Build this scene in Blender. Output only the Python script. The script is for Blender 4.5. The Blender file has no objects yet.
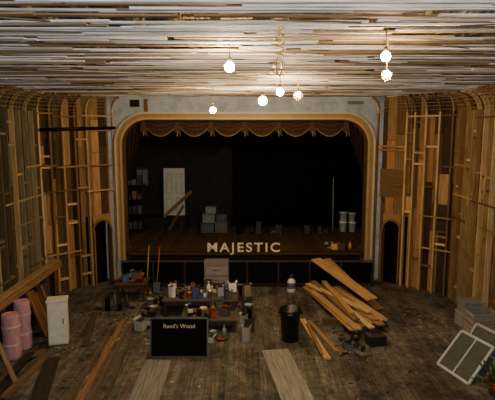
import bpy, math, random
from mathutils import Vector, Matrix
random.seed(7)
R=random.Random(11)
def L(r,g,b):
    f=lambda c:(c/255/12.92) if c/255<=0.04045 else ((c/255+0.055)/1.055)**2.4
    return (f(r),f(g),f(b),1.0)
def vary(c,a=0.25,rr=None):
    rr=rr or R
    k=1+rr.uniform(-a,a)
    return (min(1,c[0]*k*(1+rr.uniform(-.06,.06))),min(1,c[1]*k),min(1,c[2]*k*(1+rr.uniform(-.08,.08))),1)

# ---------- materials (all tinted by a per-part colour attribute) ----------
def mat(name,kind,rough=0.7,metal=0.0,contrast=0.5,scale=(1.5,25,25),bump=0.2):
    m=bpy.data.materials.new(name); m.use_nodes=True
    nt=m.node_tree; b=nt.nodes['Principled BSDF']
    at=nt.nodes.new('ShaderNodeAttribute'); at.attribute_name='tint'
    uv=nt.nodes.new('ShaderNodeUVMap' if kind=='wood' else 'ShaderNodeTexCoord')
    src=uv.outputs['UV'] if kind=='wood' else uv.outputs['Object']
    mp=nt.nodes.new('ShaderNodeMapping'); mp.inputs['Scale'].default_value=scale
    nt.links.new(src,mp.inputs[0])
    nz=nt.nodes.new('ShaderNodeTexNoise'); nz.inputs['Scale'].default_value=1.0; nz.inputs['Detail'].default_value=6
    nz.inputs['Roughness'].default_value=0.65
    nt.links.new(mp.outputs[0],nz.inputs['Vector'])
    cr=nt.nodes.new('ShaderNodeMapRange'); cr.inputs['From Min'].default_value=.3; cr.inputs['From Max'].default_value=.7
    cr.inputs['To Min'].default_value=1-contrast; cr.inputs['To Max'].default_value=1+contrast*.6
    nt.links.new(nz.outputs['Fac'],cr.inputs['Value'])
    mx=nt.nodes.new('ShaderNodeVectorMath'); mx.operation='SCALE'
    nt.links.new(at.outputs['Color'],mx.inputs[0]); nt.links.new(cr.outputs[0],mx.inputs['Scale'])
    nt.links.new(mx.outputs[0],b.inputs['Base Color'])
    b.inputs['Roughness'].default_value=rough; b.inputs['Metallic'].default_value=metal
    if rough>.7: b.inputs['Specular IOR Level'].default_value=.15
    if bump:
        bp=nt.nodes.new('ShaderNodeBump'); bp.inputs['Strength'].default_value=bump; bp.inputs['Distance'].default_value=.01
        nt.links.new(nz.outputs['Fac'],bp.inputs['Height']); nt.links.new(bp.outputs[0],b.inputs['Normal'])
    return m
WOOD=mat('weathered_wood','wood',.75,0,.55)
PAINT=mat('painted_surface','obj',.5,0,.15,(6,6,6),.05)
PLASTER=mat('old_plaster','obj',.85,0,.3,(3,3,3),.3)
METAL=mat('metal','obj',.35,.8,.15,(8,8,8),.05)
CLOTH=mat('cloth','obj',.95,0,.25,(12,12,4),.3)
PLASTIC=mat('plastic','obj',.35,0,.08,(6,6,6),0)
def emis(name,col,st):
    m=bpy.data.materials.new(name); m.use_nodes=True
    b=m.node_tree.nodes['Principled BSDF']
    b.inputs['Base Color'].default_value=col
    b.inputs['Emission Color'].default_value=col; b.inputs['Emission Strength'].default_value=st
    return m

class MB:
    def __init__(s): s.v=[];s.f=[];s.c=[];s.m=[];s.uv=[];s.mats=[];s.sm=[]
    def mi(s,m):
        if m not in s.mats: s.mats.append(m)
        return s.mats.index(m)
    def face(s,idx,col,m,uv=None,smooth=False):
        s.f.append(idx);s.c.append(col);s.m.append(s.mi(m));s.uv.append(uv or [(0,0)]*len(idx)); s.sm.append(smooth)
    def abox(s,c,ax,sz,col,m=None):
        m=m or WOOD
        c=Vector(c); ax=[Vector(a) for a in ax]; h=[q/2 for q in sz]
        base=len(s.v); loc=[]
        for k in range(8):
            l=[h[j]*(1 if (k>>j)&1 else -1) for j in range(3)]
            loc.append(l); s.v.append(c+ax[0]*l[0]+ax[1]*l[1]+ax[2]*l[2])
        lo=max(range(3),key=lambda j:sz[j]); o=[j for j in range(3) if j!=lo]
        off=(R.uniform(0,50),R.uniform(0,50))
        for q in ((0,2,3,1),(4,5,7,6),(0,1,5,4),(2,6,7,3),(0,4,6,2),(1,3,7,5)):
            uv=[(loc[k][lo]+off[0],loc[k][o[0]]+loc[k][o[1]]*1.3+off[1]) for k in q]
            s.face([base+k for k in q],col,m,uv)
    def box(s,c,sz,col,m=None,rz=0,rx=0,ry=0):
        M=Matrix.Rotation(rz,3,'Z')@Matrix.Rotation(ry,3,'Y')@Matrix.Rotation(rx,3,'X')
        s.abox(c,[M.col[0],M.col[1],M.col[2]],sz,col,m)
    def beam(s,p0,p1,w,t,col,m=None,up=(0,0,1)):
        p0=Vector(p0);p1=Vector(p1);d=p1-p0;l=d.length;d.normalize();up=Vector(up)
        if abs(d.dot(up))>.98: up=Vector((0,1,0)) if abs(d.y)<.9 else Vector((1,0,0))
        sd=d.cross(up).normalized(); n=sd.cross(d)
        s.abox((p0+p1)/2,[d,sd,n],(l,w,t),col,m)
    def lathe(s,c,prof,col,m=None,seg=16,axis=None,cols=None):
        m=m or PLASTIC; c=Vector(c)
        M=Matrix.Identity(3)
        if axis is not None: M=Vector((0,0,1)).rotation_difference(Vector(axis)).to_matrix()
        b=len(s.v)
        for (r,z) in prof:
            for k in range(seg):
                a=2*math.pi*k/seg
                s.v.append(c+M@Vector((max(r,.0005)*math.cos(a),max(r,.0005)*math.sin(a),z)))
        for i in range(len(prof)-1):
            for k in range(seg):
                k2=(k+1)%seg
                s.face([b+i*seg+k,b+i*seg+k2,b+(i+1)*seg+k2,b+(i+1)*seg+k],cols[min(i,len(cols)-1)] if cols else col,m,None,True)
    def tube(s,p0,p1,r,col,m=None,seg=8):
        p0=Vector(p0);p1=Vector(p1);d=p1-p0
        s.lathe(p0,[(0,0),(r,0),(r,d.length),(0,d.length)],col,m or METAL,seg,axis=d.normalized())
    def grid(s,fn,nu,nv,col,m,smooth=True,colfn=None):
        b=len(s.v)
        for i in range(nu+1):
            for j in range(nv+1): s.v.append(Vector(fn(i/nu,j/nv)))
        for i in range(nu):
            for j in range(nv):
                a=b+i*(nv+1)+j
                s.face([a,a+nv+1,a+nv+2,a+1],colfn(i/nu,j/nv) if colfn else col,m,None,smooth)
    def done(s,name,bevel=0,solid=0,parent=None):
        xs=[v.x for v in s.v];ys=[v.y for v in s.v];zs=[v.z for v in s.v]
        o=Vector(((min(xs)+max(xs))/2,(min(ys)+max(ys))/2,min(zs)))
        me=bpy.data.meshes.new(name); me.from_pydata([v-o for v in s.v],[],s.f)
        for m in s.mats: me.materials.append(m)
        ca=me.color_attributes.new('tint','FLOAT_COLOR','CORNER'); ul=me.uv_layers.new(name='UVMap')
        li=0
        for p in me.polygons:
            p.material_index=s.m[p.index]; p.use_smooth=s.sm[p.index]
            for k in range(len(s.f[p.index])):
                ca.data[li].color=s.c[p.index]; ul.data[li].uv=s.uv[p.index][k]; li+=1
        ob=bpy.data.objects.new(name,me); bpy.context.collection.objects.link(ob); ob.location=o
        if solid:
            md=ob.modifiers.new('solid','SOLIDIFY'); md.thickness=solid
        if bevel:
            md=ob.modifiers.new('bevel','BEVEL'); md.width=bevel; md.segments=2; md.limit_method='ANGLE'
        if parent: ob.parent=parent
        return ob

CH=5.92; BACK=20.6; SF=.95; OX=-.08
# ---------- FLOOR ----------
f=MB(); x=-6.1
while x<6.1:
    w=.135
    y=-3
    while y<16:
        l=R.uniform(2.5,5); y2=min(16,y+l)
        f.box((x+w/2,(y+y2)/2,-.05),(w-.006,y2-y-.006,.1),vary(L(98,92,80),.25))
        y=y2
    x+=w
f.box((0,6.5,-.13),(12.2,19,.05),L(20,16,12))
fl=f.done('floor')
FM=WOOD.copy(); FM.name='dirty_floorboards'
nt=FM.node_tree; b=nt.nodes['Principled BSDF']; old=b.inputs['Base Color'].links[0].from_socket
b.inputs['Roughness'].default_value=.9
tc=nt.nodes.new('ShaderNodeTexCoord')
def stain(prev,scale,lo,hi):
    n2=nt.nodes.new('ShaderNodeTexNoise'); n2.inputs['Scale'].default_value=scale; n2.inputs['Detail'].default_value=8; n2.inputs['Roughness'].default_value=.7
    nt.links.new(tc.outputs['Object'],n2.inputs['Vector'])
    r2=nt.nodes.new('ShaderNodeMapRange'); r2.inputs['From Min'].default_value=.38; r2.inputs['From Max'].default_value=.62; r2.inputs['To Min'].default_value=lo; r2.inputs['To Max'].default_value=hi
    nt.links.new(n2.outputs['Fac'],r2.inputs['Value'])
    v2=nt.nodes.new('ShaderNodeVectorMath'); v2.operation='SCALE'
    nt.links.new(prev,v2.inputs[0]); nt.links.new(r2.outputs[0],v2.inputs['Scale']); return v2.outputs[0]
s1=stain(old,1.1,.45,1.35); s2=stain(s1,7,.7,1.3); nt.links.new(s2,b.inputs['Base Color'])
fl.data.materials[0]=FM

# ---------- CEILING ----------
def halfw(y):
    if y<14.3: return 5.9
    return 5.9-(y-14.3)/1.7*1.6
c=MB()
x=-6
while x<6:
    c.box((x+.1,6.5,CH+.27),(.195,19,.03),vary(L(124,110,92),.4)); x+=.2
x=-5.8
while x<6:
    c.box((x,6.5,CH+.16),(.05,19,.2),vary(L(140,118,88),.3)); x+=.42
c.done('ceiling')
c=MB(); y=-2.8
while y<15.95:
    hw=halfw(y)-.35
    x=-hw-R.uniform(0,.8)
    while x<hw:
        l=R.uniform(1.0,4.2); x2=min(hw,x+l)
        if x2-x>.2 and R.random()>.09:
            xs=max(x,-hw)
            w=R.choice([.045,.05,.06,.07,.085,.1])
            tone=R.choice([L(218,218,224),L(204,203,208),L(186,182,178),L(226,225,228),L(158,138,112),L(208,206,208),L(130,110,86)])
            z=CH+R.uniform(-.015,.025)
            c.beam((xs,y+R.uniform(-.05,.05),z+R.uniform(-.015,.015)),(x2,y+R.uniform(-.05,.05),z),w,.018,vary(tone,.15))
        x=x2+R.uniform(.0,.3)
    y+=R.uniform(.085,.175)
for k in range(90):
    y=R.uniform(1.5,15); x=R.uniform(-5,3.5); l=R.uniform(.6,2.4)
    c.beam((x,y,CH-.03),(min(x+l,halfw(y)-.5),y+R.uniform(-.25,.25),CH-.025-R.uniform(0,.06)),.03,.01,vary(R.choice([L(190,184,174),L(130,108,82),L(100,82,60)]),.25))
c.done('ceiling_furring_strips')

# ---------- STUD WALLS ----------
def stud_wall(name,p0,p1,base,stud,door=None,seed=1,ins=1,gap=.12):
    rr=random.Random(seed)
    p0=Vector((p0[0],p0[1],0));p1=Vector((p1[0],p1[1],0));d=p1-p0;Ln=d.length;d.normalize()
    n=Vector((-d.y,d.x,0))*ins
    up=Vector((0,0,1)); ax=[d,n,up]
    m=MB(); P=lambda s,o,z:p0+d*s+n*o+up*z
    top=CH+.1
    def hit(s,w): return door and abs(s-door)<.31+w/2
    s=0
    while s<Ln:
        w=min(rr.choice([.14,.2,.26,.3]),Ln-s)
        if w<.02: break
        z0=0
        if hit(s+w/2,w): z0=2.2
        col=vary(rr.choice(base),.3,rr)
        z=z0
        while z<top:
            z2=min(top,z+rr.uniform(.7,2.6))
            m.abox(P(s+w/2,-.15,(z+z2)/2),ax,(w-.01,.02,z2-z-.012),vary(rr.choice(base) if rr.random()<.35 else col,.25,rr)); z=z2
        s+=w
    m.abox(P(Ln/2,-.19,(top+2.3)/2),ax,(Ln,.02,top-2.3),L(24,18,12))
    s=.03; prev=None
    while s<Ln-.02:
        w=.055
        if hit(s,w):
            s+=.05; continue
        m.abox(P(s,-.06,2.71),ax,(w,.13,5.42),vary(rr.choice(stud),.3,rr))
        pts=[(.5*(1-math.cos(a))-.05,5.40+.5*math.sin(a)) for a in [i*math.pi/2/6 for i in range(7)]]
        cc=vary(rr.choice(stud),.2,rr)
        for i in range(6):
            a=P(s,pts[i][0],pts[i][1]); b_=P(s,pts[i+1][0],pts[i+1][1])
            dd=(b_-a); l=dd.length; dd.normalize()
            m.abox((a+b_)/2,[dd,d,dd.cross(d)],(l+.02,.04,.09),cc)
        if prev is not None:
            g=s-prev
            for k in range(rr.choice([2,3,4,5])):
                z=rr.uniform(.3,5.2)
                if door and abs((s+prev)/2-door)<.5 and z<2.3: continue
                m.abox(P((s+prev)/2,-.07,z),ax,(g-w,.09,.06),vary(rr.choice(stud),.3,rr))
            if rr.random()<.45:
                z=rr.uniform(2.6,4.6); h=rr.uniform(.3,1.0)
                m.abox(P((s+prev)/2,-.12,z),ax,(g-w-.01,.02,h),vary(rr.choice([L(186,150,100),L(84,62,42),L(106,80,50)]),.2,rr))
        prev=s; s+=rr.uniform(.22,.40)
    for z in (5.3,3.9,3.05,2.4,1.25):
        a=0
        while a<Ln:
            b2=min(Ln,a+rr.uniform(.8,2.2))
            zz=z+rr.uniform(-.12,.12)
            if rr.random()>.4 and not (door and zz<2.5 and a<door+.35 and b2>door-.35):
                m.abox(P((a+b2)/2,.015,zz),ax,(b2-a,.02,.045),vary(rr.choice(stud),.25,rr))
            a=b2
    for i in range(1,7):
        a=i*math.pi/2/7
        o=.5*(1-math.cos(a))-.02; z=5.40+.5*math.sin(a)-.03
        m.beam(P(.05,o,z),P(Ln-.05,o,z),.03,.012,vary(L(140,118,92),.25,rr))
    if door:
        hw=.29; zt=1.76
        N=10
        for i in range(N):
            a0=math.pi*i/N;a1=math.pi*(i+1)/N
            b0=len(m.v)
            q=[P(door+hw*math.cos(a0),-.02,zt+hw*math.sin(a0)),P(door+hw*math.cos(a1),-.02,zt+hw*math.sin(a1)),P(door+(hw+.02)*math.cos(a1),-.02,2.25),P(door+(hw+.02)*math.cos(a0),-.02,2.25)]
            m.v+=q; m.face([b0,b0+1,b0+2,b0+3],L(160,122,76),WOOD)
            m.beam(P(door+(hw+.02)*math.cos(a0),0,zt+(hw+.02)*math.sin(a0)),P(door+(hw+.02)*math.cos(a1),0,zt+(hw+.02)*math.sin(a1)),.06,.04,L(130,96,56),up=n)
        for sg in (-1,1):
            m.abox(P(door+sg*(hw+.02),-.02,zt/2),ax,(.04,.2,zt),L(140,104,62))
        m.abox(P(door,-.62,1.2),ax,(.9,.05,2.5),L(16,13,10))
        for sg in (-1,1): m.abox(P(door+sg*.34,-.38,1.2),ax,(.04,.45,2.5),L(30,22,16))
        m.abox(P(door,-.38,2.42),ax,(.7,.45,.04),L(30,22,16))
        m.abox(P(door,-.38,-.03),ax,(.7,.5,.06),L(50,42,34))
    return m.done(name)
warm=[L(138,104,64),L(112,85,52),L(90,68,43),L(68,52,34),L(156,122,78),L(50,38,27)]
studw=[L(184,150,102),L(160,126,82),L(136,105,67),L(196,166,120),L(108,82,52)]
gray=[L(96,90,68),L(76,70,54),L(106,96,68),L(52,47,38)]
studg=[L(150,134,98),L(164,138,94),L(120,107,78),L(94,81,56)]
stud_wall('wall_left_splay',(-4.24,16),(-5.92,14.25),warm,studw,door=.54,seed=3,ins=1)
stud_wall('wall_right_splay',(4.10,16),(5.92,14.25),warm,studw,door=.63,seed=12,ins=-1)
stud_wall('wall_left',(-5.92,14.25),(-5.92,-3),gray,studg,seed=8,ins=1)
stud_wall('wall_right',(5.92,14.25),(5.92,-3),warm,studw,seed=9,ins=-1)
w=MB(); w.box((0,-3.1,3),(12.4,.15,6.4),L(120,104,84),PLASTER); w.done('wall_rear')

# ---------- PROSCENIUM ----------
def arch(hw,z0,zt,r,n=10):
    hw-=.08
    p=[(-hw,z0),(-hw,zt-r)]
    for i in range(1,n+1):
        a=math.pi-(math.pi/2)*i/n
        p.append((-hw+r+r*math.cos(a),zt-r+r*math.sin(a)))
    p.append((hw-r,zt))
    for i in range(1,n+1):
        a=math.pi/2-(math.pi/2)*i/n
        p.append((hw-r+r*math.cos(a),zt-r+r*math.sin(a)))
    p.append((hw,z0)); return [(q[0]+OX,q[1]) for q in p]
def band(m,pi,po,y0,y1,col,mt):
    b=len(m.v); n=len(pi)
    for (px,pz),(qx,qz) in zip(pi,po):
        m.v+=[Vector((px,y0,pz)),Vector((qx,y0,qz)),Vector((px,y1,pz)),Vector((qx,y1,qz))]
    for i in range(n-1):
        a=b+i*4;c_=a+4
        m.face([a,a+1,c_+1,c_],col,mt); m.face([a+2,c_+2,c_+3,a+3],col,mt)
        m.face([a,c_,c_+2,a+2],col,mt); m.face([a+1,a+3,c_+3,c_+1],col,mt)
w=MB()
band(w,arch(4.0,0,5.24,.85),arch(4.62,0,6.2,.0005),16.0,16.35,L(160,172,184),PLASTER)
w.box((-3.55,15.99,5.72),(.3,.02,.22),L(40,30,22),PLASTER)
w.box((-3.2,15.985,5.66),(.12,.03,.4),L(120,84,50))
w.box((3.4,15.985,5.74),(.5,.02,.1),L(120,110,98),PLASTER)
w.done('wall_proscenium')
g=MB()
band(g,arch(4.16,.7,5.40,.93),arch(4.21,.7,5.45,1.0),15.88,16.02,L(196,180,146),PAINT)
band(g,arch(4.05,.7,5.29,.86),arch(4.16,.7,5.40,.93),15.95,16.02,L(150,122,74),PAINT)
band(g,arch(3.98,.7,5.22,.81),arch(4.05,.7,5.29,.86),15.90,16.02,L(176,148,96),PAINT)
band(g,arch(3.96,.7,5.20,.80),arch(3.98,.7,5.22,.81),15.9,16.36,L(100,78,44),PAINT)
g.done('proscenium_arch_trim')

# ---------- STAGE ----------
s=MB(); x=-5.2
while x<5.15:
    y0=16.75 if (x<-3.93 or x+.16>3.78) else 15.95
    s.box((x+.08,(y0+20.45)/2,SF-.03),(.155,20.45-y0,.06),vary(L(84,64,44),.25)); x+=.16
s.box((OX,15.97,SF-.05),(7.6,.1,.1),L(70,52,34))
x=-3.9
while x<3.6:
    s.box((x+.1,16.02,.43),(.195,.04,.86),vary(L(32,24,18),.3)); x+=.2
s.done('stage')
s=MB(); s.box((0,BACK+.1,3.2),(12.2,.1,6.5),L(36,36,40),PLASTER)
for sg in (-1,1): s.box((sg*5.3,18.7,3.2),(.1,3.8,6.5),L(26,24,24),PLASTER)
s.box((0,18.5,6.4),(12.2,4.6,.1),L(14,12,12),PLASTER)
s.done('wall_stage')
def curtain(name,x0,x1,y,z0,z1,col,folds,amp,mtl=CLOTH):
    m=MB()
    m.grid(lambda u,v:(x0+(x1-x0)*u, y+amp*math.sin(u*folds*2*math.pi+.6*math.sin(v*3))*(1-.3*v)+.02*math.sin(u*folds*5.1), z0+(z1-z0)*v),int(folds*10),8,col,mtl)
    return m.done(name,solid=.01)
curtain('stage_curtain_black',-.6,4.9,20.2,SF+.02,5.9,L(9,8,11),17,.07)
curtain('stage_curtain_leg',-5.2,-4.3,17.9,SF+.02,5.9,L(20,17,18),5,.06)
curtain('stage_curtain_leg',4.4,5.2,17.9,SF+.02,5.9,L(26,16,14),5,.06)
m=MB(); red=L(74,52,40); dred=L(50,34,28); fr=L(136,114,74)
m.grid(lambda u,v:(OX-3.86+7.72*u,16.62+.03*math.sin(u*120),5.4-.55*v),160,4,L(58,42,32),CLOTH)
ns=6; X0=-3.3+OX; W_=6.6/ns
for i in range(ns):
    a=X0+W_*i
    def sw(u,v,a=a):
        sag=.16+.40*(1-(2*u-1)**2)
        return (a+W_*u*1.0,16.5-.10*math.sin(math.pi*u)*(.3+v)-.02*math.sin(v*22),5.26-sag*v)
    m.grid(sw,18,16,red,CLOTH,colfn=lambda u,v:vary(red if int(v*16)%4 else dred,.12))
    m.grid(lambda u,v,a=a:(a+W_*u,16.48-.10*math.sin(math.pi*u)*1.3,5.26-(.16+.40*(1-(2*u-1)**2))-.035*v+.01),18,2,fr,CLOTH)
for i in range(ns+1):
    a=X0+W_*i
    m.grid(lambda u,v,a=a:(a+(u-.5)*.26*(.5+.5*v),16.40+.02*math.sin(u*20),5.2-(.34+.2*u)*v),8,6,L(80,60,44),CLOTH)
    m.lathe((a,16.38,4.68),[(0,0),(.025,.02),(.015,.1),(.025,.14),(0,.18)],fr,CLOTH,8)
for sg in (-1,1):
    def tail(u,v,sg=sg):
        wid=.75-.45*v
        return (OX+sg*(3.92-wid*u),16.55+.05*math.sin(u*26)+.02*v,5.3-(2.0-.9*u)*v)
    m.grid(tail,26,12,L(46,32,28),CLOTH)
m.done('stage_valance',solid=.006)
cu=bpy.data.curves.new('stage_sign_letters','FONT'); cu.body='MAJESTIC'; cu.size=.42; cu.extrude=.02; cu.offset=.006; cu.space_character=1.25; cu.align_x='CENTER'
ob=bpy.data.objects.new('stage_sign_letters',cu); bpy.context.collection.objects.link(ob)
ob.rotation_euler=(math.radians(88),0,0); ob.location=(-.13,15.93,SF+.01)
bpy.context.view_layer.update()
ob.scale=(2.36/ob.dimensions.x,1,1)
lm=bpy.data.materials.new('letter_paint'); lm.use_nodes=True; lb=lm.node_tree.nodes['Principled BSDF']; lb.inputs['Roughness'].default_value=.5
nn=lm.node_tree.nodes.new('ShaderNodeTexNoise'); nn.inputs['Scale'].default_value=9
rp=lm.node_tree.nodes.new('ShaderNodeValToRGB'); rp.color_ramp.elements[0].color=L(205,190,150); rp.color_ramp.elements[1].color=L(238,228,196)
lm.node_tree.links.new(nn.outputs['Fac'],rp.inputs[0]); lm.node_tree.links.new(rp.outputs[0],lb.inputs['Base Color'])
cu.materials.append(lm)
m=MB(); blk=L(9,9,9); rl=L(74,70,66)
m.box((0,15.2,.83),(7.9,.07,.035),rl,WOOD)
m.box((0,15.2,.1),(7.9,.06,.05),L(50,46,40),WOOD)
x=-3.93
while x<=4.11:
    m.box((x,15.2,.42),(.045,.06,.84),L(56,52,48),WOOD); x+=.98
for k in range(8):
    m.box((-3.44+k*.98,15.21,.46),(.92,.02,.66),vary(blk,.3),CLOTH)
m.done('orchestra_pit_rail')

# ---------- STAGE OBJECTS ----------
m=MB(); m.box((-3.7,19.85,SF+.255),(2.6,.6,.5),L(34,30,28)); 
for k in range(4): m.box((-4.8+k*.72,19.53,SF+.255),(.05,.03,.5),L(60,48,36))
m.done('stage_platform')
m=MB(); wx=-2.95; z0=SF+.51
m.box((wx,20.0,z0+.96),(.84,.05,1.9),L(176,184,184),PAINT,rx=-.05)
for (px,pz,pw,ph) in ((-.2,.45,.27,.55),(.2,.45,.27,.55),(-.2,1.3,.27,.8),(.2,1.3,.27,.8)):
    yy=19.965+.05*(pz-.95)
    m.box((wx+px,yy,z0+pz),(pw,.02,ph),L(150,156,158),PAINT,rx=-.05)
    m.box((wx+px,yy-.008,z0+pz),(pw-.08,.02,ph-.08),L(176,184,184),PAINT,rx=-.05)
m.lathe((wx+.34,19.96,z0+.9),[(.0,.05),(.03,.03),(.02,0)],L(120,90,40),METAL,10,axis=(0,-1,0))
m.done('white_panel_door')
m=MB(); m.beam((-3.3,19.4,z0+.05),(-2.2,19.45,z0+1.05),.05,.12,L(120,92,62)); m.beam((-3.1,19.35,SF+.03),(-2.5,19.4,z0+.5),.04,.09,L(96,74,50)); m.done('leaning_board')
m=MB(); m.box((-4.3,20.4,3.0),(.5,.03,.75),L(60,56,54)); m.box((-4.3,20.38,2.98),(.42,.03,.6),L(100,108,110),PAINT)
m.box((-4.3,20.355,2.98),(.03,.02,.6),L(40,36,34)); m.done('window_1')
def bins(name,x,y,z,specs):
    m=MB()
    for (dx,dz,w_,d_,h_,col) in specs:
        m.box((x+dx,y,z+dz+h_/2),(w_,d_,h_),col,PLASTIC)
        m.box((x+dx,y,z+dz+h_-.02),(w_+.03,d_+.03,.035),vary(col,.2),PLASTIC)
        m.box((x+dx,y-d_/2-.004,z+dz+h_*.5),(w_*.4,.01,h_*.35),vary(col,.4),PAINT)
    return m.done(name,bevel=.008)
bins('stacked_plastic_bins',-1.3,19.2,SF+.003,[(-.25,0,.5,.45,.36,L(66,76,82)),(.28,0,.48,.45,.4,L(84,78,70)),(-.2,.38,.48,.42,.34,L(96,110,114)),(.3,.42,.4,.4,.3,L(50,66,78)),(-.12,.74,.4,.36,.26,L(110,118,120))])
m=MB()
def pail(m,x,y,z,r,h,col,lid=True):
    m.lathe((x,y,z),[(0,0),(r*.86,0),(r,h*.9),(r*1.06,h*.9),(r*1.06,h),(0 if lid else r*.95,h)]+([] if lid else [(r*.82,.02),(0,.02)]),col,PLASTIC,16)
pail(m,3.75,19.3,SF,.15,.38,L(220,222,220)); pail(m,3.75,19.3,SF+.385,.15,.38,L(200,204,204)); pail(m,4.1,19.25,SF,.15,.38,L(214,214,208)); pail(m,4.08,19.25,SF+.385,.14,.36,L(190,190,188))
m.done('stacked_paint_pails')
m=MB(); m.tube((3.35,19.3,SF+.005),(3.38,19.6,SF+2.1),.018,L(150,152,150),PLASTIC); m.done('plastic_pipe')
m=MB(); sx0,sx1,sy0,sy1=-4.9,-4.0,18.9,19.3
for xx in (sx0,sx1):
    for yy in (sy0,sy1): m.box((xx,yy,SF+.955),(.04,.04,1.9),L(50,50,54),METAL)
for zz in (.15,.75,1.3,1.86):
    m.box(((sx0+sx1)/2,(sy0+sy1)/2,SF+zz),(sx1-sx0,sy1-sy0,.025),L(56,56,60),METAL)
    clutter_z=SF+zz+.013
    for j in range(4):
        h=R.uniform(.12,.34); m.box((sx0+.14+j*.21,19.1,clutter_z+h/2),(.16,.25,h),vary(R.choice([L(60,56,50),L(80,84,88),L(100,80,56),L(40,44,52)]),.3),PAINT)
m.done('shelving_unit')
def clutter(m,x0,x1,y0,y1,z,n,seed,maxh=.3,tones=None,rs=(.06,.16),pack=.55):
    rr=random.Random(seed)
    tones=tones or [L(210,206,196),L(150,156,156),L(196,176,130),L(60,66,78),L(170,120,70),L(140,56,44),L(50,80,120),L(90,84,76),L(30,30,32),L(180,170,150),L(120,100,70),L(226,226,222),L(70,90,70),L(60,56,50)]
    placed=[]
    for k in range(n*10):
        if len(placed)>=n: break
        r=rr.uniform(*rs); x=rr.uniform(x0+r,x1-r); y=rr.uniform(y0+r,y1-r)
        if any((x-a)**2+(y-b)**2<(r+q)**2*pack for a,b,q in placed): continue
        placed.append((x,y,r)); t=vary(rr.choice(tones),.15,rr); k=rr.random(); rz=rr.uniform(-.6,.6); h=rr.uniform(.1,maxh)
        if k<.42:   # carton with open flaps
            m.box((x,y,z+h/2),(r*1.5,r*1.25,h),t,PAINT,rz=rz)
            m.box((x,y,z+h+.004),(r*1.2,r*.95,.008),L(40,34,28),PAINT,rz=rz)
            c_,s_=math.cos(rz),math.sin(rz)
            for sg in (-1,1):
                ox=sg*(r*.85)
                m.box((x+ox*c_,y+ox*s_,z+h+.03),(r*.35,r*1.2,.008),t,PAINT,rz=rz,ry=-sg*.7)
        elif k<.55:  # can / tin
            q=r*.6
            m.lathe((x,y,z),[(0,0),(q,0),(q,h),(q*1.05,h),(q*1.05,h+.012),(q*.9,h+.012),(q*.88,h),(0,h)],t,METAL if rr.random()<.3 else PLASTIC,14)
        elif k<.63:  # bottle
            q=min(r,.13)*.45; h2=h+.08
            m.lathe((x,y,z),[(0,0),(q,0),(q,h2*.6),(q*.35,h2*.8),(q*.35,h2*.92),(q*.42,h2*.92),(q*.42,h2),(0,h2)],t,PLASTIC,12)
        elif k<.82:  # power tool
            m.box((x,y,z+.13),(r*1.3,.07,.08),t,PLASTIC,rz=rz); m.box((x-.02,y,z+.06),(.05,.05,.12),L(25,25,25),PLASTIC,rz=rz,ry=.15)
            m.box((x,y,z+.015),(.11,.07,.03),L(25,25,25),PLASTIC,rz=rz)
        else:       # tray with tools
            m.box((x,y,z+.015),(r*1.7,r*1.3,.02),t,METAL,rz=rz)
            for j in range(4): m.beam((x-r*.6,y-r*.4+j*r*.25,z+.04),(x+r*.6,y-r*.4+j*r*.25+rr.uniform(-.03,.03),z+.045),.02,.02,vary(L(160,90,40),.5,rr))
m=MB(); clutter(m,2.55,3.6,16.1,16.8,SF+.005,12,21,.3,[L(190,150,70),L(150,160,150),L(200,190,170),L(60,60,60),L(170,130,60)],rs=(.08,.18)); m.done('stage_supply_clutter')
m=MB(); clutter(m,1.7,3.2,18.7,19.2,SF+.006,6,23,.35,[L(50,60,70),L(60,60,60),L(40,36,30)]); m.done('stage_back_clutter')
m=MB(); clutter(m,-.6,1.4,18.6,19.3,SF+.006,8,25,.5,[L(40,44,50),L(50,50,50),L(40,36,30)],rs=(.12,.28)); m.done('stage_back_clutter')

# ---------- TABLES ----------
def table(name,cname,cx,cy,w_,d_,h_,top,leg,n,seed,maxh=.3,rs=(.06,.16)):
    m=MB(); nb=int(d_/.15)
    for k in range(nb): m.box((cx,cy-d_/2+(k+.5)*d_/nb,h_-.02),(w_,d_/nb-.006,.035),vary(top,.15))
    for sx in (-1,1):
        for sy in (-1,1): m.box((cx+sx*(w_/2-.08),cy+sy*(d_/2-.06),(h_-.04)/2),(.07,.06,h_-.04),leg)
        m.box((cx+sx*(w_/2-.08),cy,h_-.1),(.04,d_-.1,.1),leg)
    for sy in (-1,1): m.box((cx,cy+sy*(d_/2-.03),h_-.09),(w_-.1,.03,.1),leg)
    ob=m.done(name)
    m=MB(); clutter(m,cx-w_/2+.03,cx+w_/2-.03,cy-d_/2+.03,cy+d_/2-.03,h_+.002,n,seed,maxh,None,rs); m.done(cname)
table('work_table','assorted_tools',-1.25,13.1,2.0,.95,.46,L(90,82,68),L(60,50,38),38,31,maxh=.30,rs=(.09,.2))
table('low_table','boxes_and_tools',-.95,12.05,1.4,.85,.32,L(90,84,74),L(66,54,40),24,37,maxh=.25,rs=(.08,.2))
table('work_bench','shop_supplies',-3.35,14.1,.9,.7,.55,L(90,70,46),L(64,50,36),11,41,rs=(.08,.18))
m=MB(); clutter(m,-.22,.2,10.9,13.6,0,24,51,.36,[L(60,70,90),L(170,104,56),L(190,190,186),L(40,50,70),L(110,100,84),L(50,46,40),L(150,146,140)],rs=(.1,.19)); m.done('floor_clutter')
m=MB(); clutter(m,-1.9,-.35,10.95,11.58,0,18,59,.28,[L(150,146,140),L(60,60,64),L(120,90,60),L(170,170,166),L(40,38,36)],rs=(.1,.2)); m.done('floor_clutter')
m=MB(); clutter(m,-2.9,-2.3,11.6,13.9,0,16,53,.3,[L(90,84,76),L(50,50,54),L(130,106,74),L(40,30,26),L(110,64,44),L(160,160,156)],rs=(.1,.2)); m.done('floor_clutter')
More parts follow.
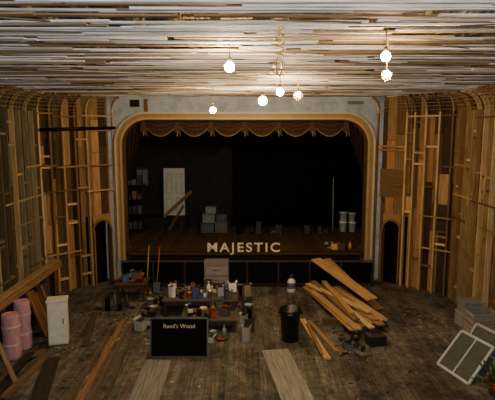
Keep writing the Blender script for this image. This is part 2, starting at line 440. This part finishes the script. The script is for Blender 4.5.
m=MB(); clutter(m,-1.9,.2,13.65,14.7,0,26,55,.5,[L(190,186,180),L(60,56,50),L(130,120,100),L(110,50,40),L(80,76,70)],rs=(.12,.24)); m.done('floor_clutter')
m=MB(); clutter(m,-4.2,-2.95,13.0,13.65,0,12,57,.4,[L(80,64,46),L(50,46,42),L(130,60,44),L(110,100,84),L(30,30,32)],rs=(.1,.22)); m.done('floor_clutter')
m=MB(); m.box((-.95,14.95,.5),(.75,.3,.9),L(120,112,102),PAINT)
for z in (.3,.62): m.box((-.95,14.79,z),(.66,.02,.26),L(136,130,120),PAINT); m.box((-.95,14.77,z+.05),(.2,.02,.02),L(60,60,60),METAL)
m.box((-.95,14.95,.025),(.7,.28,.05),L(60,56,50),PAINT)
m.done('drawer_cabinet',bevel=.01)
m=MB(); m.tube((-3.05,14.6,.12),(-3.05,15.12,1.35),.016,L(190,150,90),WOOD); m.box((-3.05,14.59,.1),(.32,.06,.07),L(120,40,30),PAINT); m.box((-3.05,14.58,.035),(.3,.05,.07),L(180,150,80),CLOTH); m.done('push_broom')
m=MB(); m.tube((-2.75,14.7,.3),(-2.72,15.12,1.3),.016,L(170,110,60),WOOD); m.box((-2.75,14.62,.17),(.2,.02,.32),L(90,90,92),METAL,rx=-.35); m.box((-2.72,15.1,1.3),(.12,.03,.03),L(150,40,30),PLASTIC); m.done('shovel')

# ---------- chalkboard sign ----------
m=MB(); a=.18
ux=Vector((1,0,0)); uy=Vector((0,math.sin(a),math.cos(a))); un=ux.cross(uy)
o=Vector((-1.49,10.3,.0))
def pb(x,z,n=0): return o+ux*x+uy*z+un*n
m.abox(pb(0,.42),[ux,uy,un],(1.24,.84,.02),L(8,9,10),CLOTH)
for x_ in (-.62,.62): m.abox(pb(x_,.42,.005),[ux,uy,un],(.03,.86,.035),L(120,116,108),METAL)
for z_ in (.01,.84): m.abox(pb(0,z_,.005),[ux,uy,un],(1.27,.03,.035),L(120,116,108),METAL)
m.beam(pb(-.3,.8,-.03),(-1.79,10.75,.0),.04,.02,L(100,76,50)); m.beam(pb(.3,.8,-.03),(-1.19,10.75,.0),.04,.02,L(100,76,50))
cb=m.done('chalkboard_sign')
t=bpy.data.curves.new('lettering','FONT'); t.body="Reed's Wood"; t.size=.125; t.align_x='CENTER'; t.extrude=.002; t.materials.append(lm)
to=bpy.data.objects.new('lettering',t); bpy.context.collection.objects.link(to); to.parent=cb
to.location=pb(0,.63,.014)-cb.location
to.rotation_euler=(math.pi/2-a,0,0)

# ---------- trash can ----------
m=MB(); m.lathe((1.0,11.2,0),[(0,0),(.19,0),(.2,.02),(.235,.66),(.25,.67),(.25,.69),(.24,.69),(.262,.74),(.262,.77),(.235,.77),(.19,.04),(0,.03)],L(16,16,17),PLASTIC,28)
for sg in (-1,1): m.box((1.0+sg*.27,11.2,.68),(.04,.12,.03),L(18,18,19),PLASTIC)
m.done('trash_can')
m=MB(); m.lathe((1.34,14.75,0),[(0,0),(.13,0),(.135,.02),(.135,.12),(.135,.3),(.11,.36),(.045,.42),(.045,.48),(.055,.48),(.055,.52),(0,.52)],L(200,204,206),PLASTIC,18,cols=[L(200,204,206)]*3+[L(80,90,110)]+[L(210,214,214)]*2+[L(60,60,64)]*4)
m.done('water_jug')

# ---------- lumber ----------
org=[L(206,168,114),L(190,150,98),L(212,180,130),L(176,138,90),L(150,116,78)]
m=MB()
for y_ in (12.1,14.1): m.box((2.55 if y_<13 else 2.35,y_,.09),(1.3,.12,.18),L(100,76,52))
bd=[((1.75,14.6),(2.5,11.3)),((1.95,14.7),(2.72,11.5)),((2.15,14.4),(2.9,11.6)),((2.35,14.8),(3.08,11.7)),((2.52,14.5),(3.25,11.6)),((2.7,14.6),(3.4,11.9)),((1.85,14.2),(2.6,11.2)),((2.1,14.6),(2.95,11.3)),((2.4,14.3),(3.15,11.8)),((2.0,14.75),(2.65,11.6)),((1.8,14.5),(3.1,12.1)),((2.3,14.6),(2.6,11.9))]
for k,(a_,b_) in enumerate(bd):
    z=.20+.045*(k//6)+(.08 if k>8 else 0)+(.045 if k>10 else 0)
    m.beam((a_[0],a_[1],z),(b_[0],b_[1],z+.002*k),R.choice([.14,.19,.17]),.038,vary(org[k%5],.2))
m.done('lumber_stack')
m=MB(); m.beam((2.12,15.1,.93),(3.35,12.9,.40),.36,.04,L(200,160,106)); m.beam((2.45,15.12,.93),(3.6,13.05,.06),.24,.035,L(176,134,86)); m.done('plywood_ramp')
m=MB(); m.beam((1.42,12.4,.03),(1.72,10.15,.03),.14,.045,L(200,164,110)); m.beam((1.58,12.3,.03),(1.98,10.5,.03),.09,.045,L(160,124,80)); m.beam((1.5,12.0,.075),(1.62,10.3,.075),.08,.04,L(140,106,70)); m.done('loose_lumber')
m=MB(); m.beam((2.15,11.0,.03),(2.6,10.3,.03),.14,.04,L(120,104,84)); m.beam((2.2,10.9,.07),(2.5,10.2,.07),.1,.04,L(110,110,106)); 
clutter(m,2.05,2.65,10.4,11.15,0,9,71,.2,[L(90,100,104),L(70,64,56),L(40,40,40)]); m.done('scrap_pile')
m=MB(); tx,ty=2.95,10.95
m.box((tx,ty,.12),(.42,.26,.2),L(34,34,36),PLASTIC,rz=.2); m.box((tx,ty,.23),(.43,.27,.03),L(60,60,62),PLASTIC,rz=.2); m.box((tx,ty,.30),(.2,.03,.03),L(26,26,28),PLASTIC,rz=.2)
for dx in (-.09,.09): m.box((tx+dx,ty+dx*.2,.27),(.025,.03,.07),L(26,26,28),PLASTIC,rz=.2)
m.box((tx,ty,.01),(.4,.24,.02),L(20,20,20),PLASTIC,rz=.2)
m.done('toolbox',bevel=.008)
m=MB()
for (a_,b_,w_,cc) in (((-3.2,12.4),(-3.05,8.4),.12,L(140,108,74)),((-3.0,12.1),(-2.85,8.2),.07,L(110,88,64)),((-3.36,11.6),(-3.24,8.2),.10,L(100,84,64)),((-2.75,11.2),(-2.6,8.6),.06,L(90,76,58))):
    m.beam((a_[0],a_[1],.022),(b_[0],b_[1],.022),w_,.04,cc)
m.done('floor_planks')
m=MB(); m.beam((-1.9,10.15,.008),(-1.9,7.5,.008),.56,.012,L(132,128,118)); m.done('plywood_walk_strip')
m=MB(); m.beam((.62,10.65,.008),(1.05,7.6,.008),.6,.014,L(142,138,124)); m.done('plywood_walk_strip')
m=MB(); rr=random.Random(77)
for k in range(480):
    if rr.random()<.35: x=rr.uniform(-5,5); y=rr.uniform(8,15)
    else:
        cx_,cy_=rr.choice([(-2.6,11.8),(2.4,11.2),(-3.8,10.8),(4.6,12.4),(-.2,13.5),(-3.6,12.8)]); x=cx_+rr.gauss(0,.45); y=cy_+rr.gauss(0,.7)
    if y>15 or abs(x)>5.3: continue
    s_=rr.uniform(.012,.045); L_=s_*rr.uniform(1,4)
    m.box((x,y,.008),(L_,s_,.012),vary(rr.choice([L(150,146,136),L(120,96,66),L(70,64,56),L(40,36,32),L(110,100,84)]),.3,rr),PLASTER,rz=rr.uniform(0,3.1))
m.done('floor_debris')

# ---------- left side ----------
m=MB()
m.beam((-5.45,13.9,1.22),(-5.45,7.5,1.22),.18,.05,L(166,134,92)); m.beam((-5.32,13.9,1.12),(-5.32,7.5,1.12),.03,.16,L(146,114,74))
y=7.6
while y<14:
    m.box((-5.45,y,.6),(.09,.05,1.2),vary(L(100,76,48),.2)); y+=.62
m.box((-5.5,10.7,.55),(.02,6.3,1.0),L(30,26,22)); m.box((-5.43,10.7,.04),(.12,6.3,.08),L(90,66,44))
m.done('stair_half_wall')
def wrap_roll(x,y,r,h,seed):
    m=MB(); n=28
    prof=[(0,0),(r*.9,0),(r,.05),(r*1.04,h*.25),(r*.96,h*.5),(r*1.03,h*.75),(r,h-.05),(r*.92,h)]
    k=r*.92
    while k>.03: prof+= [(k,h),(k-.015,h-.02),(k-.03,h)]; k-=.03
    m.lathe((x,y,0),prof+[(0,h-.02)],L(180,136,140),CLOTH,n)
    for zz in (h*.3,h*.7): m.lathe((x,y,zz),[(r*1.0,0),(r*1.06,.01),(r*1.06,.06),(r*1.0,.07)],L(186,160,162),CLOTH,n)
    m.done('insulation_roll')
wrap_roll(-5.05,10.75,.17,1.12,1); wrap_roll(-5.08,10.25,.18,1.0,2)
m=MB()
for k,(y_,h_,cc) in enumerate(((11.5,1.05,L(110,76,46)),(11.9,.9,L(84,58,38)),(12.25,1.0,L(64,58,50)))):
    m.beam((-4.82-.02*k,y_,0.02),(-5.24,y_+.1,h_),.36,.035,cc,up=(1,0,.4)); 
    m.beam((-4.79-.02*k,y_-.15,0.02),(-5.21,y_-.05,h_),.05,.02,L(140,104,64),up=(1,0,.4))
m.done('leaning_wood_panels')
m=MB(); cx,cy=-4.35,11.0
m.box((cx,cy,.55),(.42,.36,1.0),L(205,203,188),PAINT,rz=.25); m.box((cx,cy,1.065),(.46,.4,.03),L(214,212,200),PAINT,rz=.25)
fx=Vector((math.sin(.25),-math.cos(.25),0)); fp=Vector((cx,cy,0))+fx*.185
m.box((fp.x,fp.y,.55),(.38,.02,.92),L(216,214,200),PAINT,rz=.25); m.box((cx,cy,.03),(.38,.32,.06),L(90,84,74),PAINT,rz=.25)
fq=fp+Vector((math.cos(.25),math.sin(.25),0))*.13+fx*.02; m.box((fq.x,fq.y,.6),(.02,.03,.12),L(90,90,90),METAL,rz=.25)
m.done('white_cabinet',bevel=.008)
m=MB()
for (a_,b_,w_,cc) in (((-5.0,9.5,.03),(-4.2,10.6,.03),.2,L(90,80,66)),((-4.9,9.0,.03),(-4.55,10.6,.03),.15,L(110,86,60)),((-4.5,8.6,.03),(-4.35,10.2,.03),.12,L(120,94,66)),((-4.75,10.35,.08),(-4.6,8.4,.08),.18,L(50,46,40)),((-5.1,9.6,.8),(-4.5,9.1,.06),.09,L(130,108,80)),((-4.2,10.2,.03),(-3.8,8.5,.03),.3,L(60,54,46)),((-4.05,12.6,.03),(-3.7,10.8,.03),.16,L(80,70,58))):
    m.beam(a_,b_,w_,.04,cc)
m.done('scrap_boards')
m=MB(); dd=Vector((-1.68,-1.75,0)).normalized(); nn_=Vector((-dd.y,dd.x,0)); nn_=nn_ if nn_.y<0 else -nn_
q0=Vector((-4.24,16,4.9))+nn_*.07
m.tube(q0+Vector((0,0,.06)),q0+dd*2.4,.05,L(20,18,18),METAL,12)
for k in (.3,1.1,1.9): m.lathe(q0+dd*k+Vector((0,0,.06*(1-k/2.4))),[(.062,-.03),(.062,.03)],L(30,28,28),METAL,12,axis=dd)
m.done('wall_conduit_pipe')

# ---------- right side ----------
def sash(name,o,a,b,cols,nx,ny,bw=.055):
    o=Vector(o);a=Vector(a);b=Vector(b);n=a.cross(b).normalized(); m=MB()
    t=.03
    au=a.normalized()
    for k in (0,1):
        m.beam(o+b*k,o+b*k+a,bw,t,cols,PAINT,up=n); m.beam(o+a*k,o+a*k+b,bw,t,cols,PAINT,up=n)
    for i in range(1,nx): m.beam(o+a*i/nx,o+a*i/nx+b,bw*.6,t*.8,cols,PAINT,up=n)
    for i in range(1,ny): m.beam(o+b*i/ny,o+b*i/ny+a,bw*.6,t*.8,cols,PAINT,up=n)
    m.abox(o+a/2+b/2,[au,n.cross(au),n],(a.length,b.length,.006),L(84,86,80),CLOTH)
    return m.done(name)
sash('window_screen_frame',(4.01,9.95,.02),(.27,-.85,0),(.62,.35,.58),L(170,176,176),2,1)
sash('window_screen_frame',(4.42,10.05,.02),(.25,-.8,0),(.52,.25,.74),L(150,152,148),1,2)
m=MB(); cx,cy=5.5,11.2
for k in range(5):
    z=.08+k*.14
    for sy in (-.26,.26): m.box((cx,cy+sy,z),(.62,.02,.1),vary(L(150,144,130),.15))
    for sx in (-.31,.31): m.box((cx+sx,cy,z),(.02,.54,.1),vary(L(150,144,130),.15))
m.box((cx,cy,.03),(.6,.52,.02),L(120,110,90))
for sx in (-.29,.29):
    for sy in (-.24,.24): m.box((cx+sx,cy+sy,.35),(.04,.04,.7),L(140,130,110))
m.done('slatted_crate')
bins('storage_tote',5.58,12.1,0,[(0,0,.5,.45,.35,L(150,150,146)),(.02,.36,.46,.42,.3,L(130,134,134))])
m=MB(); rr=random.Random(4); px,py=4.62,8.75
m.lathe((px,py,0),[(0,0),(.1,0),(.14,.24),(.15,.26),(.13,.26),(.12,.22),(0,.2)],L(120,60,36),PLASTIC,16)
for k in range(90):
    a_=rr.uniform(0,6.28); e=rr.uniform(.1,1.4); l=rr.uniform(.2,.42)
    d_=Vector((math.cos(a_)*math.cos(e),math.sin(a_)*math.cos(e),math.sin(e))); p=Vector((px,py,.2)); q=p+d_*l
    m.beam(p,q,.006,.006,L(40,70,34),CLOTH)
    sd=d_.cross(Vector((0,0,1))).normalized(); b0=len(m.v)
    m.v+=[q-d_*.08,q+sd*.03,q+d_*.06,q-sd*.03]; m.face([b0,b0+1,b0+2,b0+3],vary(L(56,96,48),.3,rr),CLOTH)
    if k%6==0:
        for j in range(6):
            g_=j*1.047; v_=(sd*math.cos(g_)+sd.cross(d_)*math.sin(g_))*.04; b0=len(m.v)
            m.v+=[q,q+v_+sd*.012,q+v_*1.3+d_*.01,q+v_-sd*.012]; m.face([b0,b0+1,b0+2,b0+3],L(210,120,50),CLOTH)
m.done('potted_flowers')

# ---------- bulbs ----------
def bulb(name,x,y,z,r,st,cage=False):
    top=CH+.06
    root=bpy.data.objects.new(name,None); bpy.context.collection.objects.link(root); root.location=(x,y,z)
    m=MB(); m.tube((x,y,z+r*1.9),(x,y,top),.007,L(180,150,50) if cage else L(120,108,80),PLASTIC,6)
    m.lathe((x,y,z+r*.9),[(r*.35,0),(r*.5,.01),(r*.5,r*.9),(r*.2,r*1.2),(0,r*1.2)],L(90,70,40),PLASTIC,12)
    if cage:
        for k in range(6):
            a_=k*math.pi/3; pr=[(r*.5,r*1.2),(r*1.5,r*.5),(r*1.55,-r*.8),(r*.7,-r*1.9),(0,-r*2)]
            for i in range(4):
                m.tube((x+pr[i][0]*math.cos(a_),y+pr[i][0]*math.sin(a_),z+pr[i][1]),(x+pr[i+1][0]*math.cos(a_),y+pr[i+1][0]*math.sin(a_),z+pr[i+1][1]),.004,L(190,160,60),METAL,5)
    fx_=m.done('socket_and_cord'); fx_.parent=root; fx_.location-=root.location
    m=MB(); E=emis('lit_bulb_'+str(int(x*100)),(1,.69,.35,1),st)
    m.lathe((x,y,z),[(0,-r)]+[(r*math.sin(t_),-r*math.cos(t_)) for t_ in [i*.3 for i in range(1,9)]]+[(r*.35,r)],(1,1,1,1),E,16)
    g_=m.done('bulb_glass'); g_.parent=root; g_.location-=root.location
Pw=lambda W_,r:W_/(math.pi*4*math.pi*r*r)
for (x,y,z,r,W_,cg) in ((-.22,6.3,5.66,.06,170,False),(1.45,5.4,5.66,.05,50,False),(1.52,5.6,5.50,.035,60,True),(.36,12.0,5.57,.1,240,False),(.62,9.7,5.61,.07,180,False),(1.02,10.3,5.60,.055,60,True),(-.83,12.2,5.36,.07,170,False)):
    bulb('hanging_bulb',x,y,z,r,Pw(W_,r),cg)
m=MB(); cx,cy=.32,5.2
m.tube((cx,cy,CH+.02),(cx,cy,5.75),.006,L(200,170,60),PLASTIC,6)
for k in range(64):
    a_=k*.5; z=5.98-k*.0055; q=lambda a_,z:(cx+.05*math.cos(a_),cy+.05*math.sin(a_),z)
    m.tube(q(a_,z),q(a_+.5,z-.0055),.008,L(196,160,70),PLASTIC,5)
for k in range(6):
    a_=k*math.pi/3
    pr=[(.02,5.62),(.055,5.58),(.055,5.48),(0,5.44)]
    for i in range(3): m.tube((cx+pr[i][0]*math.cos(a_),cy+pr[i][0]*math.sin(a_),pr[i][1]),(cx+pr[i+1][0]*math.cos(a_),cy+pr[i+1][0]*math.sin(a_),pr[i+1][1]),.005,L(190,160,70),METAL,5)
m.done('hanging_work_light')

# ---------- flash at camera and dim ambient ----------
ld=bpy.data.lights.new('camera_flash','POINT'); ld.energy=1000; ld.shadow_soft_size=.06; ld.color=(.90,.95,1)
lo=bpy.data.objects.new('camera_flash',ld); lo.location=(.1,-.1,4.95); bpy.context.collection.objects.link(lo)
wd=bpy.data.worlds.new('world'); bpy.context.scene.world=wd; wd.use_nodes=True
bg=wd.node_tree.nodes['Background']; bg.inputs[0].default_value=(.5,.45,.4,1); bg.inputs[1].default_value=.03

cd=bpy.data.cameras.new('camera'); cd.sensor_width=36; cd.lens=500/495*36; cd.clip_start=.05
co=bpy.data.objects.new('camera',cd); co.location=(0,0,4.9); co.rotation_euler=(math.radians(90-8),0,0)
bpy.context.collection.objects.link(co); bpy.context.scene.camera=co
